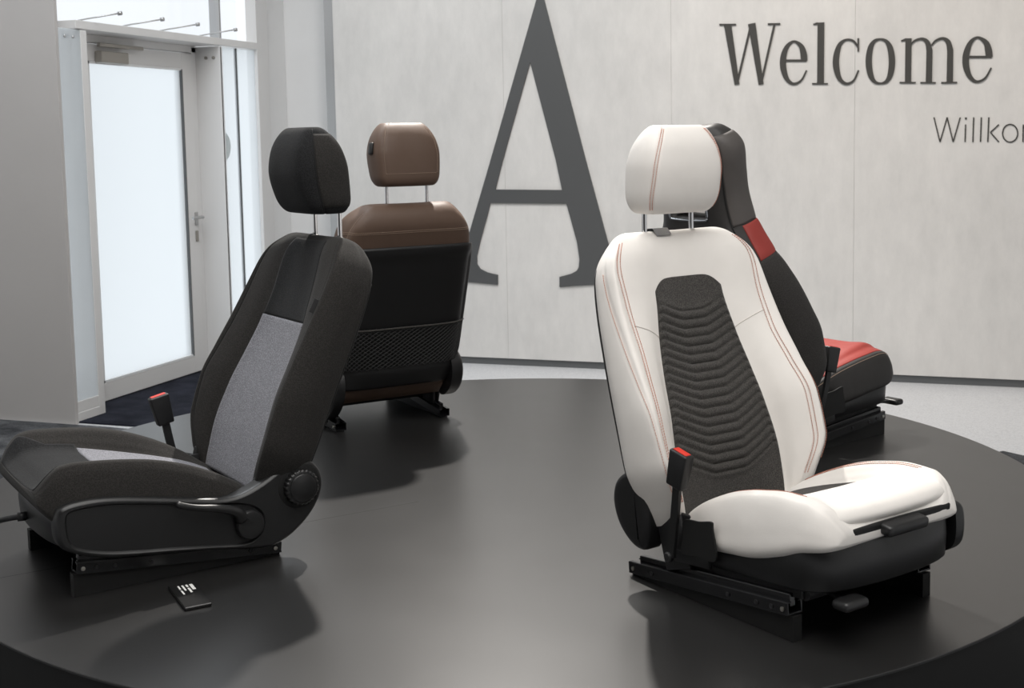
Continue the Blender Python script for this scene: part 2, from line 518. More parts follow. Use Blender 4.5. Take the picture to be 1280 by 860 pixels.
hd.box((-4.466, 6.787, .985), (.010, .030, .085), bev=.004)
hd.tube([(-4.465, 6.787, .995), (-4.415, 6.787, .995), (-4.408, 6.775, .995), (-4.408, 6.66, .995)], .009, 10)
handle = hd.build('door_handle', 'aluminium', door_1, angle=40)
MB().box((-4.466, 6.787, .875), (.010, .026, .07), bev=.004).build('lock_plate', 'closer_grey', door_1, smooth=False)
cl = MB().box((-4.445, 5.985, 1.945), (.05, .245, .065), bev=.006)
closer = lab(cl.build('door_closer', 'closer_grey', door_1, smooth=False), 'grey overhead closer body')
MB().box((-4.43, 6.05, 2.010), (.024, .40, .022), bev=.004).build('closer_arm', 'closer_grey', door_1, smooth=False)

window_3 = struct(MB().box(((XF - 4.56) / 2, 6.879, 1.03), (XF + 4.56, .018, 2.06), bev=.002).build('window_3', 'frame_paint', smooth=False))
fr3 = MB().box((XF - .02, 6.80 + .02, 1.03), (.001, .001, .001))
sbox('frame_post', (XF - .05, 6.872, .0), (XF, 6.90, 2.06), 'frame_white', .003, window_3)
sbox('glass_pane', (XF - .030, 6.90, .06), (XF - .022, 7.085, 2.06), 'glass_frosted', 0, window_3)
sbox('glass_joint', (XF - .034, 7.085, .06), (XF - .016, 7.096, 2.06), 'baseboard_dark', 0, window_3)
sbox('glass_pane', (XF - .030, 7.096, .06), (XF - .022, 7.32, 2.06), 'glass_frosted', 0, window_3)
sbox('sill', (XF - .25, 6.88, .0), (XF, 7.32, .06), 'frame_paint', .003, window_3)
for x in (-4.40, -4.345):
    MB().lathe([(0, 0), (.010, 0), (.010, .008), (.0, .010)], (x, 6.870, 1.99), (0, -1, 0), 12).build('fixing_bolt', 'closer_grey', window_3)
sg = MB().lathe([(0, 0), (.155, 0), (.155, .002), (0, .002)], (XF - .030, 6.975, 1.436), (-1, 0, 0), 40)
# only the half that lies on the pane right of the frame
lab(MB().grid(np.array([[(XF - .0205, 6.902 + (.085 * math.cos(t)) * k, 1.436 + .092 * math.sin(t) ) for t in np.linspace(-PI/2, PI/2, 25)] for k in (0, 1)])).build('round_sticker', 'bin_grey', window_3, smooth=False), 'grey round sticker at the edge of the narrow pane')

# ------------------------------------------------------------------ lettering on the wall
WELCOME = [[[(-1.229, 2.096, 0.0426), (-1.174, 1.744, 0.0284)], [(-1.174, 1.747, 0.0128), (-1.091, 2.093, 0.0128)], [(-1.088, 2.096, 0.0426), (-1.033, 1.74, 0.0284)], [(-1.033, 1.743, 0.0128), (-0.956, 2.085, 0.0128)], [(-1.277, 2.098, 0.0099), (-1.18, 2.094, 0.0099)], [(-0.994, 2.088, 0.0099), (-0.923, 2.086, 0.0099)]], [[(-0.895, 1.874, 0.0128), (-0.772, 1.869, 0.0128)], [(-0.786, 1.868, 0.0369), (-0.789, 1.907, 0.0369), (-0.804, 1.953, 0.027), (-0.843, 1.982, 0.0128), (-0.88, 1.959, 0.0227), (-0.901, 1.912, 0.0327), (-0.907, 1.86, 0.0355), (-0.901, 1.812, 0.0327), (-0.881, 1.762, 0.0241), (-0.845, 1.738, 0.0156), (-0.802, 1.757, 0.0114), (-0.772, 1.813, 0.0085)]], [[(-0.692, 2.083, 0.0383), (-0.693, 1.735, 0.0383)], [(-0.735, 2.074, 0.0071), (-0.71, 2.079, 0.0142)], [(-0.74, 1.735, 0.0085), (-0.652, 1.732, 0.0085)]], [[(-0.484, 1.984, 0.0099), (-0.483, 1.91, 0.0099)], [(-0.485, 1.937, 0.0114), (-0.514, 1.972, 0.0128), (-0.552, 1.978, 0.0128), (-0.584, 1.956, 0.0227), (-0.601, 1.909, 0.0327), (-0.607, 1.857, 0.0355), (-0.601, 1.804, 0.0327), (-0.583, 1.754, 0.0241), (-0.547, 1.729, 0.0156), (-0.507, 1.747, 0.0114), (-0.481, 1.803, 0.0085)]], [[(-0.363, 1.974, 0.0114), (-0.396, 1.963, 0.0199), (-0.417, 1.924, 0.0312), (-0.425, 1.851, 0.0355), (-0.415, 1.778, 0.0312), (-0.393, 1.737, 0.0199), (-0.36, 1.725, 0.0114), (-0.327, 1.735, 0.0199), (-0.306, 1.775, 0.0312), (-0.298, 1.847, 0.0355), (-0.308, 1.919, 0.0312), (-0.33, 1.96, 0.0199), (-0.363, 1.974, 0.0114)]], [[(-0.21, 1.972, 0.0341), (-0.21, 1.723, 0.0341)], [(-0.25, 1.959, 0.0071), (-0.222, 1.967, 0.0142)], [(-0.256, 1.726, 0.0085), (-0.168, 1.723, 0.0085)], [(-0.097, 1.903, 0.0327), (-0.098, 1.719, 0.0341)], [(-0.199, 1.934, 0.0085), (-0.175, 1.958, 0.0114), (-0.137, 1.966, 0.0142), (-0.109, 1.945, 0.0256), (-0.097, 1.9, 0.0327)], [(-0.144, 1.722, 0.0085), (-0.061, 1.719, 0.0085)], [(0.013, 1.899, 0.0327), (0.013, 1.716, 0.0341)], [(-0.086, 1.929, 0.0085), (-0.064, 1.953, 0.0114), (-0.028, 1.964, 0.0142), (0.001, 1.943, 0.0256), (0.013, 1.896, 0.0327)], [(-0.032, 1.718, 0.0085), (0.052, 1.717, 0.0085)]], [[(0.114, 1.856, 0.0128), (0.23, 1.851, 0.0128)], [(0.217, 1.85, 0.0369), (0.213, 1.888, 0.0369), (0.198, 1.932, 0.027), (0.156, 1.961, 0.0128), (0.121, 1.938, 0.0227), (0.101, 1.889, 0.0327), (0.095, 1.841, 0.0355), (0.101, 1.791, 0.0327), (0.121, 1.743, 0.0241), (0.155, 1.718, 0.0156), (0.198, 1.736, 0.0114), (0.229, 1.792, 0.0085)]]]
WILLKOMMEN = [[[(-0.068, 1.526, 0.007), (-0.034, 1.387, 0.007)], [(-0.034, 1.387, 0.007), (0.002, 1.524, 0.007)], [(0.002, 1.524, 0.007), (0.036, 1.386, 0.007)], [(0.036, 1.386, 0.007), (0.071, 1.522, 0.007)]], [[(0.1, 1.482, 0.0075), (0.099, 1.385, 0.0075)], [(0.101, 1.521, 0.011), (0.101, 1.51, 0.011)]], [[(0.142, 1.521, 0.0075), (0.14, 1.384, 0.0075)]], [[(0.182, 1.52, 0.0075), (0.18, 1.384, 0.0075)]], [[(0.221, 1.519, 0.0075), (0.218, 1.383, 0.0075)], [(0.274, 1.478, 0.0065), (0.231, 1.436, 0.0065)], [(0.231, 1.436, 0.0065), (0.275, 1.382, 0.007)]], [[(0.332, 1.478, 0.007), (0.342, 1.476, 0.007), (0.352, 1.471, 0.007), (0.36, 1.463, 0.007), (0.366, 1.453, 0.007), (0.37, 1.441, 0.007), (0.372, 1.428, 0.007), (0.371, 1.416, 0.007), (0.367, 1.404, 0.007), (0.361, 1.394, 0.007), (0.353, 1.387, 0.007), (0.344, 1.382, 0.007), (0.334, 1.38, 0.007), (0.324, 1.382, 0.007), (0.315, 1.387, 0.007), (0.306, 1.395, 0.007), (0.3, 1.405, 0.007), (0.296, 1.417, 0.007), (0.294, 1.43, 0.007), (0.296, 1.442, 0.007), (0.299, 1.454, 0.007), (0.305, 1.464, 0.007), (0.313, 1.472, 0.007), (0.322, 1.476, 0.007), (0.332, 1.478, 0.007)]], [[(0.4, 1.475, 0.0075), (0.4, 1.38, 0.0075)], [(0.4, 1.452, 0.0065), (0.417, 1.471, 0.0065), (0.433, 1.471, 0.0065), (0.448, 1.454, 0.007), (0.45, 1.379, 0.007)], [(0.448, 1.451, 0.0065), (0.464, 1.47, 0.0065), (0.481, 1.47, 0.0065), (0.496, 1.453, 0.007), (0.497, 1.378, 0.007)]], [[(0.535, 1.472, 0.0075), (0.535, 1.378, 0.0075)], [(0.535, 1.449, 0.0065), (0.551, 1.468, 0.0065), (0.568, 1.468, 0.0065), (0.582, 1.451, 0.007), (0.584, 1.377, 0.007)], [(0.583, 1.448, 0.0065), (0.599, 1.467, 0.0065), (0.615, 1.467, 0.0065), (0.63, 1.45, 0.007), (0.631, 1.376, 0.007)]], [[(0.665, 1.424, 0.0065), (0.726, 1.423, 0.0065), (0.718, 1.453, 0.0065), (0.697, 1.469, 0.0065), (0.674, 1.457, 0.0065), (0.664, 1.424, 0.007), (0.676, 1.388, 0.0065), (0.699, 1.375, 0.0065), (0.722, 1.385, 0.0065)]], [[(0.762, 1.467, 0.0075), (0.763, 1.374, 0.0075)], [(0.763, 1.445, 0.0065), (0.778, 1.464, 0.0065), (0.795, 1.463, 0.0065), (0.809, 1.446, 0.007), (0.811, 1.373, 0.007)]]]
BIG_A = [[(-2.382, 2.388), (-2.41, 2.302), (-2.732, 1.318), (-2.903, 0.809), (-2.948, 0.692), (-2.989, 0.629), (-3.085, 0.596), (-3.086, 0.541), (-2.917, 0.535), (-2.7, 0.521), (-2.699, 0.585), (-2.766, 0.598), (-2.817, 0.621), (-2.839, 0.652), (-2.839, 0.706), (-2.813, 0.803), (-2.76, 0.972), (-2.74, 1.044), (-2.704, 1.131), (-2.65, 1.317), (-2.457, 1.922)], [(-2.382, 2.388), (-2.457, 1.922), (-2.3, 1.313), (-2.262, 1.126), (-2.235, 1.04), (-2.216, 0.973), (-2.169, 0.798), (-2.155, 0.693), (-2.16, 0.644), (-2.172, 0.622), (-2.209, 0.601), (-2.287, 0.58), (-2.288, 0.515), (-2.173, 0.526), (-2.052, 0.535), (-1.797, 0.527), (-1.796, 0.589), (-1.882, 0.607), (-1.918, 0.641), (-1.938, 0.691), (-1.976, 0.823), (-2.106, 1.31), (-2.359, 2.3)], [(-2.704, 1.131), (-2.262, 1.126), (-2.235, 1.04), (-2.74, 1.044)]]

def ribbon(mb, pts, y0, th):
    P = np.array([(p[0], p[1]) for p in pts]); W = np.array([p[2] for p in pts])
    closed = np.allclose(P[0], P[-1])
    k = 8
    if len(P) > 2:
        Q = smooth_loop(np.c_[P, W][:-1] if closed else np.c_[P, W], k * len(P), closed)
        if closed: Q = np.vstack([Q, Q[:1]])
        P, W = Q[:, :2], Q[:, 2]
    T = np.gradient(P, axis=0)
    if closed: T[0] = T[-1] = (P[1] - P[-2])
    T /= np.linalg.norm(T, axis=1)[:, None]
    N = np.stack([-T[:, 1], T[:, 0]], 1)
    A, B = P + N * W[:, None] / 2, P - N * W[:, None] / 2
    rows = [[(a[0], y0, a[1]), (a[0], y0 - th, a[1]), (b[0], y0 - th, b[1]), (b[0], y0, b[1])] for a, b in zip(A, B)]
    mb.grid(np.array(rows), True, True, True)
def lettering(name, glyphs, mat, th, label, parts):
    x0 = np.mean([p[0] for g in glyphs for r in g for p in r])
    e = empty(name, (0, 0, 0), 0, label, 'lettering')
    for g in glyphs:
        mb = MB()
        for i, r in enumerate(g): ribbon(mb, r, WY - .0004, th + .0002 * i)
        mb.build('letter', mat, e, smooth=False)
    return e
lettering('wall_lettering', WELCOME, 'letter_ink', .006, 'dark serif lettering reading Welcome on the concrete wall', 'letter')
lettering('wall_lettering', WILLKOMMEN, 'letter_ink', .004, 'thin dark sans-serif lettering starting Willko at the right wall edge', 'letter')
mb = MB()
for q, poly in enumerate(BIG_A):
    n_ = len(poly); th = .010 + .0002 * q
    tri = tessellate_polygon([[Vector((x, z, 0)) for x, z in poly]])
    mb.add([(x, WY - .0004 - th, z) for x, z in poly], tri)
    mb.add([(x, WY - .0004 - th, z) for x, z in poly] + [(x, WY - .0004, z) for x, z in poly],
           [(i, (i + 1) % n_, n_ + (i + 1) % n_, n_ + i) for i in range(n_)])
bigA = mb.build('wall_letter', 'letter_dark', smooth=False)
tag(bigA, 'huge dark grey capital A cut-out mounted on the concrete wall', 'letter')

# ------------------------------------------------------------------ round platform
plat = empty('display_platform', (-1.332, 3.745, 0), 0, 'round black display platform carrying the four car seats', 'platform')
RP = 1.703
d = MB().lathe([(0, PLAT - .006), (RP, PLAT - .006), (RP, PLAT - .0015), (RP - .0015, PLAT), (0, PLAT)], (0, 0, 0), (0, 0, 1), 160)
top = d.build('platform_top', 'platform_laminate', plat, angle=30)
MB().lathe([(0, 0.0), (RP - .004, 0.0), (RP - .004, PLAT - .006), (0, PLAT - .006)], (0, 0, 0), (0, 0, 1), 160).build('platform_side', 'plastic_matte', plat, angle=30)
# the joint between two sheets of the laminate
jd = arr(.113, .134); jd /= np.linalg.norm(jd); jo = arr(-2.284 + 1.332, 2.51 - 3.745)
jm = MB(); jn = arr(-jd[1], jd[0]); 
t0_, t1_ = -.30, 1.2
q = [jo + jd * t + jn * w for t, w in ((t0_, -.0011), (t1_, -.0011), (t1_, .0011), (t0_, .0011))]
jm.add([(p[0], p[1], PLAT + .0003) for p in q], [(0, 1, 2, 3)])
jm.build('sheet_joint', 'plastic_matte', plat, smooth=False)

# ------------------------------------------------------------------ car seats
# common back: s runs up the backrest, n forward, y to the seat's left
SK = [-.06, 0, .1, .2, .3, .4, .5, .6, .66]
def mod(tab, **k):
    t = dict(tab)
    for a, f in k.items(): t[a] = [v * f for v in t[a]]
    return t
def table(**k):
    return {a: pchip(SK, v) for a, v in k.items()}
BACK = dict(
    wi=[.168, .172, .168, .156, .143, .128, .114, .110, .108],
    c=[.020, .024, .030, .026, .014, .004, .002, .006, .004],
    sy=[.195, .215, .2525, .256, .2425, .230, .228, .222, .205],
    sn=[.045, .080, .107, .106, .079, .050, .033, .028, .018],
    oy=[.225, .247, .282, .286, .276, .266, .260, .250, .232],
    on=[.045, .085, .116, .112, .087, .060, .040, .026, .012],
    dy=[.240, .264, .296, .297, .290, .283, .277, .264, .244],
    dn=[-.005, .020, .048, .050, .033, .018, .004, -.006, -.020],
    ey=[.240, .256, .282, .284, .281, .277, .272, .258, .240],
    en=[-.045, -.040, -.035, -.030, -.035, -.042, -.050, -.055, -.055],
    by=[.205, .215, .228, .232, .234, .235, .234, .224, .205],
    bn=[-.085, -.088, -.090, -.090, -.090, -.092, -.094, -.095, -.092],
    b0=[-.090, -.095, -.098, -.098, -.098, -.100, -.102, -.104, -.102])

def back_ctrl(tab, s_top=.685, y_e0=.56, y_min=.61, n_e0=.615, n_mid=-.030, n_min=.12):
    T = table(**tab)
    def ctrl(s):
        s = np.asarray(s, float); g = {k: f(s) for k, f in T.items()}
        z = np.zeros_like(s)
        H = np.stack([
            np.stack([z, g['c']], 1),
            np.stack([g['wi'] * .55, g['c'] + .001], 1),
            np.stack([g['wi'], g['c'] + .008], 1),
            np.stack([g['wi'] + .5 * (g['sy'] - g['wi']), g['c'] + .008 + .52 * (g['sn'] - g['c'])], 1),
            np.stack([g['sy'], g['sn']], 1),
            np.stack([g['oy'], g['on']], 1),
            np.stack([g['dy'], g['dn']], 1),
            np.stack([g['ey'], g['en']], 1),
            np.stack([g['by'], g['bn']], 1),
            np.stack([z, g['b0']], 1)], 1)
        e = np.clip((s - y_e0) / (s_top - y_e0), 0, 1)
        H[:, :, 0] *= (y_min + (1 - y_min) * np.sqrt(1 - e * e))[:, None]
        e = np.clip((s - n_e0) / (s_top - n_e0), 0, 1)
        f = (n_min + (1 - n_min) * np.sqrt(1 - e * e))[:, None]
        H[:, :, 1] = n_mid + (H[:, :, 1] - n_mid) * f
        return H
    return ctrl

def back_frame(piv, rec):
    r = math.radians(rec); sr, cr = math.sin(r), math.cos(r)
    def fr(s, y, n):
        return np.stack([piv[0] - s * sr + n * cr, y, piv[1] + s * cr + n * sr], -1)
    return fr

def headrest_ctrl(s0, s1, w, nf, nb, top=.70, bot=.20, b_y=.80):
    # w, nf, nb: values at bottom, middle, top
    W = pchip([0, .5, 1], w); F = pchip([0, .5, 1], nf); B = pchip([0, .5, 1], nb)
    def ctrl(s):
        t = np.clip((np.asarray(s, float) - s0) / (s1 - s0), 0, 1)
        wv, f, b = W(t), F(t), B(t); z = np.zeros_like(t); d = f - b
        H = np.stack([np.stack([y, n], 1) for y, n in (
            (z, f), (.55 * wv, f - .01 * d), (.84 * wv, f - .07 * d), (.965 * wv, f - .24 * d), (wv, f - .46 * d),
            (.99 * wv, f - .64 * d), (.945 * wv, f - .82 * d), (.83 * wv, f - .94 * d), (.5 * wv, b), (z, b))], 1)
        e1 = np.clip((t - top) / (1 - top), 0, 1); e0 = np.clip((bot - t) / bot, 0, 1)
        g1 = np.sqrt(np.maximum(0, 1 - e1 ** 2.2)); g0 = np.sqrt(np.maximum(0, 1 - e0 ** 2.4))
        H[:, :, 0] *= ((.70 + .30 * g1) * (b_y + (1 - b_y) * g0))[:, None]
        mid = (.5 * (f + b))[:, None]
        H[:, :, 1] = mid + (H[:, :, 1] - mid) * ((.32 + .68 * g1) * (.62 + .38 * g0))[:, None]
        return H
    return ctrl

CX = [-.50, -.42, -.33, -.25, -.17, -.06, .00, .04, .07, .10]
CUSH = dict(
    w=[.215, .240, .252, .257, .260, .260, .258, .254, .246, .225],
    wi=[.13, .14, .145, .15, .15, .15, .15, .15, .145, .13],
    zc=[.150, .185, .212, .232, .252, .276, .283, .281, .268, .255],
    zb=[.165, .219, .264, .293, .312, .326, .330, .326, .307, .270],
    zo=[.150, .190, .225, .250, .268, .285, .290, .288, .276, .258],
    zl=[.110, .120, .132, .142, .152, .165, .172, .178, .190, .215])
def cush_ctrl(tab, x_front=.10, x_e0=.035, zmid=.250, nose=.25):
    T = {k: pchip(CX, v) for k, v in tab.items()}
    def ctrl(x):
        x = np.asarray(x, float); g = {k: f(x) for k, f in T.items()}; z = np.zeros_like(x); w = g['w']
        H = np.stack([np.stack([y, n], 1) for y, n in (
            (z, g['zc']), (.55 * g['wi'], g['zc'] + .001), (g['wi'], g['zc'] + .006),
            (.5 * (g['wi'] + .80 * w), .45 * g['zc'] + .55 * g['zb']), (.80 * w, g['zb']), (.925 * w, g['zb'] - .010),
            (w, .55 * g['zo'] + .45 * g['zl']), (.97 * w, g['zl'] + .006), (.6 * w, g['zl']), (z, g['zl']))], 1)
        e = np.clip((x - x_e0) / (x_front - x_e0), 0, 1); f = np.sqrt(1 - e ** 2.5)
        H[:, :, 1] = zmid + (H[:, :, 1] - zmid) * (nose + (1 - nose) * f)[:, None]
        H[:, :, 0] *= (.93 + .07 * f)[:, None]
        return H
    return ctrl
def cush_frame(dx, k=1.0, ky=1.0):
    def fr(t, y, z): return np.stack([-.5 + (t + .5) * k + dx, y * ky, z], -1)
    return fr

def groove(lines, depth=.0035, width=.11):
    def f(A, T):
        d = np.zeros_like(A)
        for a0, t0, t1 in lines:
            av = a0(T) if callable(a0) else a0
            for sg in (-1, 1):
                k = np.exp(-((A - sg * av) / width) ** 2)
                k = k * (1 / (1 + np.exp(-(T - t0) / .008))) * (1 / (1 + np.exp((T - t1) / .008)))
                d -= depth * k
        return d
    return f

def rails(root):
    # two tilted slide rails on wedge plates
    th = math.atan2(.056, .56)
    rot = Matrix.Rotation(th, 4, 'Y').inverted()
    def zr(x): return .060 + .1 * x
    for sg in (1, -1):
        y = .220 * sg
        w = MB()
        poly = [(.0, .0006), (.0, .058), (-.54, .0045), (-.54, .0006)]
        P = [(x, y - .0135, z) for x, z in poly] + [(x, y + .0135, z) for x, z in poly]
        w.add(P, [(0, 1, 2, 3), (7, 6, 5, 4)] + [(i, 4 + i, 4 + (i + 1) % 4, (i + 1) % 4) for i in range(4)])
        w.build('pedestal', 'plastic_matte', root, smooth=False)
        r = MB()
        xm = -.275
        for dy, hh, zz in ((-.021, .028, 0), (.021, .028, 0)):
            r.box((xm, y + dy, zr(xm) + .015), (.538, .004, .028), rot, .001)
        r.box((xm, y, zr(xm) + .0025), (.538, .044, .004), rot)
        for dy in (-.016, .016):
            r.box((xm, y + dy, zr(xm) + .029), (.538, .012, .003), rot, .001)
        ro = r.build('slide_rail', 'metal_black', root, smooth=False)
        up = MB().box((xm + .01, y, zr(xm) + .032), (.505, .018, .030), rot, .003).build('upper_rail', 'metal_black', ro, smooth=False)
        for x in (-.525, -.455, -.19, -.10, -.055, -.022):
            bm_ = MB().lathe([(0, 0), (.0055, 0), (.0055, .003), (0, .0035)], (x, y + sg * .0228, zr(x) + .014), (0, sg, 0), 8)
            bm_.build('rail_bolt', 'steel_bolt' if x in (-.525, -.022) else 'metal_frame', ro, smooth=False)

def base_frame(root, dx):
    b = MB()
    b.box((-.245 + dx, 0, .135), (.36, .38, .05), Matrix.Rotation(-.10, 4, 'Y'), .01)
    for x in (-.40, -.08):
        b.tube([(x + dx, -.21, .115 + .1 * x), (x + dx, .21, .115 + .1 * x)], .016, 10)
    for sg in (-1, 1):
        b.box((-.27 + dx, sg * .212, .102), (.38, .012, .05), Matrix.Rotation(-.10, 4, 'Y'), .003)
        b.box((-.46 + dx, sg * .212, .12), (.10, .012, .15), None, .004)
        b.box((-.50 + dx, sg * .222, .16), (.07, .014, .10), Matrix.Rotation(-.25, 4, 'Y'), .006)
    return b.build('seat_frame', 'metal_frame', root, angle=35)

APRON = [(-.40, -.236), (-.28, -.244), (-.15, -.250), (-.06, -.251), (-.012, -.243), (.022, -.217), (.042, -.17), (.053, -.10), (.057, 0),
         (.053, .10), (.042, .17), (.022, .217), (-.012, .243), (-.06, .251), (-.15, .250), (-.28, .244), (-.40, .236)]
def apron(root, dx, k=1.0, ky=1.0, h=0.0, label=None, mat='plastic_satin'):
    P = smooth_loop([(-.4 + (x + .4) * k, y * ky) for x, y in APRON], 90, False)
    T = np.gradient(P, axis=0); T /= np.linalg.norm(T, axis=1)[:, None]; N = np.stack([T[:, 1], -T[:, 0]], 1)
    x = P[:, 0]
    xr = -.4 + (x + .4) / k
    zb = np.interp(xr, [-.40, -.10, .0, .05], [.090, .114, .122, .124])
    zt = np.interp(xr, [-.40, -.25, -.10, .0, .06], [.155, .172, .192, .214, .222]) + h * np.clip((xr + .4) / .2, 0, 1) * (1 - .8 * np.clip((xr + .02) / .05, 0, 1))
    rows = []
    for f, o in ((0, -.010), (0, -.004), (.04, 0), (.5, .003), (.96, .001), (1, -.003), (1, -.008), (.5, -.004), (0, -.010)):
        q = P + N * o
        rows.append(np.c_[q[:, 0] + dx, q[:, 1], zb + (zt - zb) * f])
    o = MB().grid(np.array(rows)).build('front_apron', mat, root)
    if label: lab(o, label)
    return o

def shell(mb, outline, y0, prof, sg, dx, n=72, hole=None, hole_depth=.0):
    """rounded plate: outline in (x, z), standing out from y0 towards sg; prof = [(inset, height)]"""
    P = smooth_loop(outline, n)
    rows = []
    for ins, h in prof:
        q = inset(P, ins)
        rows.append(np.c_[q[:, 0] + dx, np.full(n, (y0 + h) * sg), q[:, 1]])
    if hole is None:
        mb.grid(np.array(rows), True, True, True)
    else:
        mb.grid(np.array(rows), True, True, False)
        Hh = smooth_loop(hole, n)
        h0 = prof[-1][1]
        hr = []
        for ins, dh in ((0, 0), (.003, -.002), (.006, -hole_depth)):
            q = inset(Hh, ins); hr.append(np.c_[q[:, 0] + dx, np.full(n, (y0 + h0 + dh) * sg), q[:, 1]])
        o2 = rows[-1]
        tri = tessellate_polygon([[Vector((p[0], p[2], 0)) for p in o2], [Vector((p[0], p[2], 0)) for p in hr[0]]])
        mb.add(list(o2) + list(hr[0]), tri)
        mb.grid(np.array(hr), True, False, True)
    return mb

SIDE = [(.038, .228), (.018, .243), (-.032, .248), (-.095, .244), (-.185, .228), (-.273, .210), (-.340, .196), (-.385, .190), (-.430, .194), (-.484, .214),
        (-.535, .242), (-.575, .255), (-.612, .254), (-.640, .236), (-.655, .205), (-.655, .170), (-.640, .132), (-.612, .096),
        (-.576, .066), (-.540, .046), (-.500, .036), (-.448, .040), (-.360, .055), (-.266, .068), (-.170, .080), (-.087, .091), (-.025, .108), (.018, .128), (.038, .150), (.043, .19)]
RECESS = [(.018, .222), (-.02, .232), (-.09, .230), (-.18, .215), (-.27, .197), (-.35, .182), (-.41, .174), (-.455, .160), (-.482, .135), (-.487, .105),
          (-.475, .075), (-.445, .058), (-.40, .058), (-.33, .068), (-.25, .080), (-.16, .091), (-.08, .104), (-.02, .122), (.012, .142), (.022, .18)]
def side_cover_left(root, dx):
    mb = MB()
    shell(mb, SIDE, .225, [(0, 0), (0, .034), (.0015, .040), (.005, .0455), (.010, .048)], 1, dx, 110, RECESS, .007)
    sc = lab(mb.build('side_cover', 'plastic_satin', root, angle=50), 'black moulded side cover with lever and knob')
    k = MB()
    c = arr(-.587 + dx, .273, .188); ax = arr(0, 1, 0)
    k.lathe([(0, -.004), (.060, -.004), (.060, .0005), (.055, .003), (0, .003)], c, ax, 48)
    kk = MB(); n = 72; prof = [(.046, .0), (.0475, .006), (.0465, .020), (.043, .0235), (.038, .024)]
    rows = []
    for r, h in prof:
        a = np.linspace(0, 2 * PI, n * 2, endpoint=False)
        rr = r * (1 + .022 * (np.sign(np.sin(a * 24)) if r > .04 else 0))
        rows.append(np.c_[c[0] + rr * np.cos(a), np.full(n * 2, c[1] + h), c[2] + rr * np.sin(a)])
    kk.grid(np.array(rows), True, True, True)
    rec = kk.build('recliner_knob', 'plastic_satin', sc, angle=40)
    MB().lathe([(0, .016), (.037, .016), (.037, .026), (.034, .0285), (.010, .030), (0, .030)], c, ax, 48).build('knob_cap', 'plastic_satin', sc, angle=40)
    k.build('knob_recess', 'plastic_matte', sc, angle=40)
    pv = arr(-.444 + dx, .262, .110)
    MB().lathe([(0, 0), (.038, 0), (.0385, .018), (.035, .0235), (.026, .0245), (0, .0225)], pv, ax, 40).build('lever_hub', 'plastic_satin', sc, angle=40)
    lv = MB()
    path = smooth_loop([(-.248, .283, .203), (-.262, .287, .196), (-.30, .288, .184), (-.345, .287, .174), (-.385, .283, .162), (-.412, .279, .148), (-.422, .274, .128)], 30, False)
    rad = np.interp(np.linspace(0, 1, 30), [0, .06, .3, .7, 1], [.006, .0085, .008, .012, .018])
    lv.tube(path + arr(dx, 0, 0), rad, 14)
    lv.build('height_lever', 'plastic_satin', sc)
    return sc

DISC = [(x, z + .012) for x, z in [(-.575, .272), (-.612, .262), (-.645, .236), (-.658, .200), (-.655, .165), (-.638, .128), (-.608, .098), (-.572, .080), (-.540, .082), (-.527, .110), (-.524, .150), (-.528, .195), (-.538, .235), (-.553, .262)]]
def recliner_disc(root, dx, sg=-1, y0=.222, h=.052):
    mb = MB()
    shell(mb, DISC, y0, [(0, 0), (0, h * .7), (.002, h * .86), (.006, h * .96), (.014, h), (.03, h + .001)], sg, dx, 60)
    o = lab(mb.build('recliner_cover', 'plastic_black', root, angle=60), 'black rounded cover over the recliner joint')
    return o

def inboard_parts(root, dx):
    # flap, joint bracket and belt buckle on the seat's right-hand side
    f = MB()
    shell(f, [(-.41, .199), (-.36, .208), (-.318, .217), (-.313, .200), (-.303, .130), (-.36, .123), (-.418, .118), (-.415, .16)], .2545, [(0, 0), (0, .004), (.001, .005)], -1, dx, 60)
    f.build('side_flap', 'plastic_matte', root, angle=40)
    b = MB()
    b.box((-.47 + dx, -.236, .125), (.09, .010, .13), Matrix.Rotation(-.3, 4, 'Y'), .004)
    b.box((-.40 + dx, -.240, .105), (.12, .012, .03), Matrix.Rotation(-.1, 4, 'Y'), .003)
    b.lathe([(0, 0), (.013, 0), (.013, .008), (.009, .012), (0, .012)], (-.455 + dx, -.262, .100), (0, -1, 0), 12)
    b.build('joint_bracket', 'metal_frame', root, angle=40)
    bk = MB()
    rot = Matrix.Rotation(.22, 4, 'Y')
    bk.box((0, 0, 0), (.058, .030, .088), None, .005, 3)
    V = np.array(bk.v); k = 1 - .16 * (V[:, 2] < 0) ; V[:, 0] *= k
    bk.v = [tuple(rot @ Vector(p) + Vector((-.404 + dx, -.277, .326))) for p in V]
    buckle = bk.build('belt_buckle', 'plastic_black', root, angle=40)
    rb = MB(); rb.box((0, 0, .0435), (.044, .017, .005), None, .0015, 2)
    rb.v = [tuple(rot @ Vector(p) + Vector((-.404 + dx, -.277, .326))) for p in rb.v]
    lab(rb.build('release_button', 'button_red', buckle, smooth=False), 'red release button')
    st = MB()
    path = smooth_loop([(-.452, -.262, .098), (-.440, -.266, .15), (-.424, -.272, .22), (-.412, -.276, .29)], 14, False)
    for i, (w0, w1) in enumerate(((.013, .004),)):
        rows = []
        for j, p in enumerate(path):
            u = arr(math.cos(.2), 0, math.sin(.2)); wv = arr(0, 1, 0)
            rows.append([p + u * a * (.012 + .002 * (j == 0)) + wv * c * .0045 + arr(dx, 0, 0) for a, c in ((-1, -1), (1, -1), (1, 1), (-1, 1))])
        st.grid(np.array(rows), True, True, True)
    st.build('buckle_stalk', 'plastic_black', buckle, smooth=False)

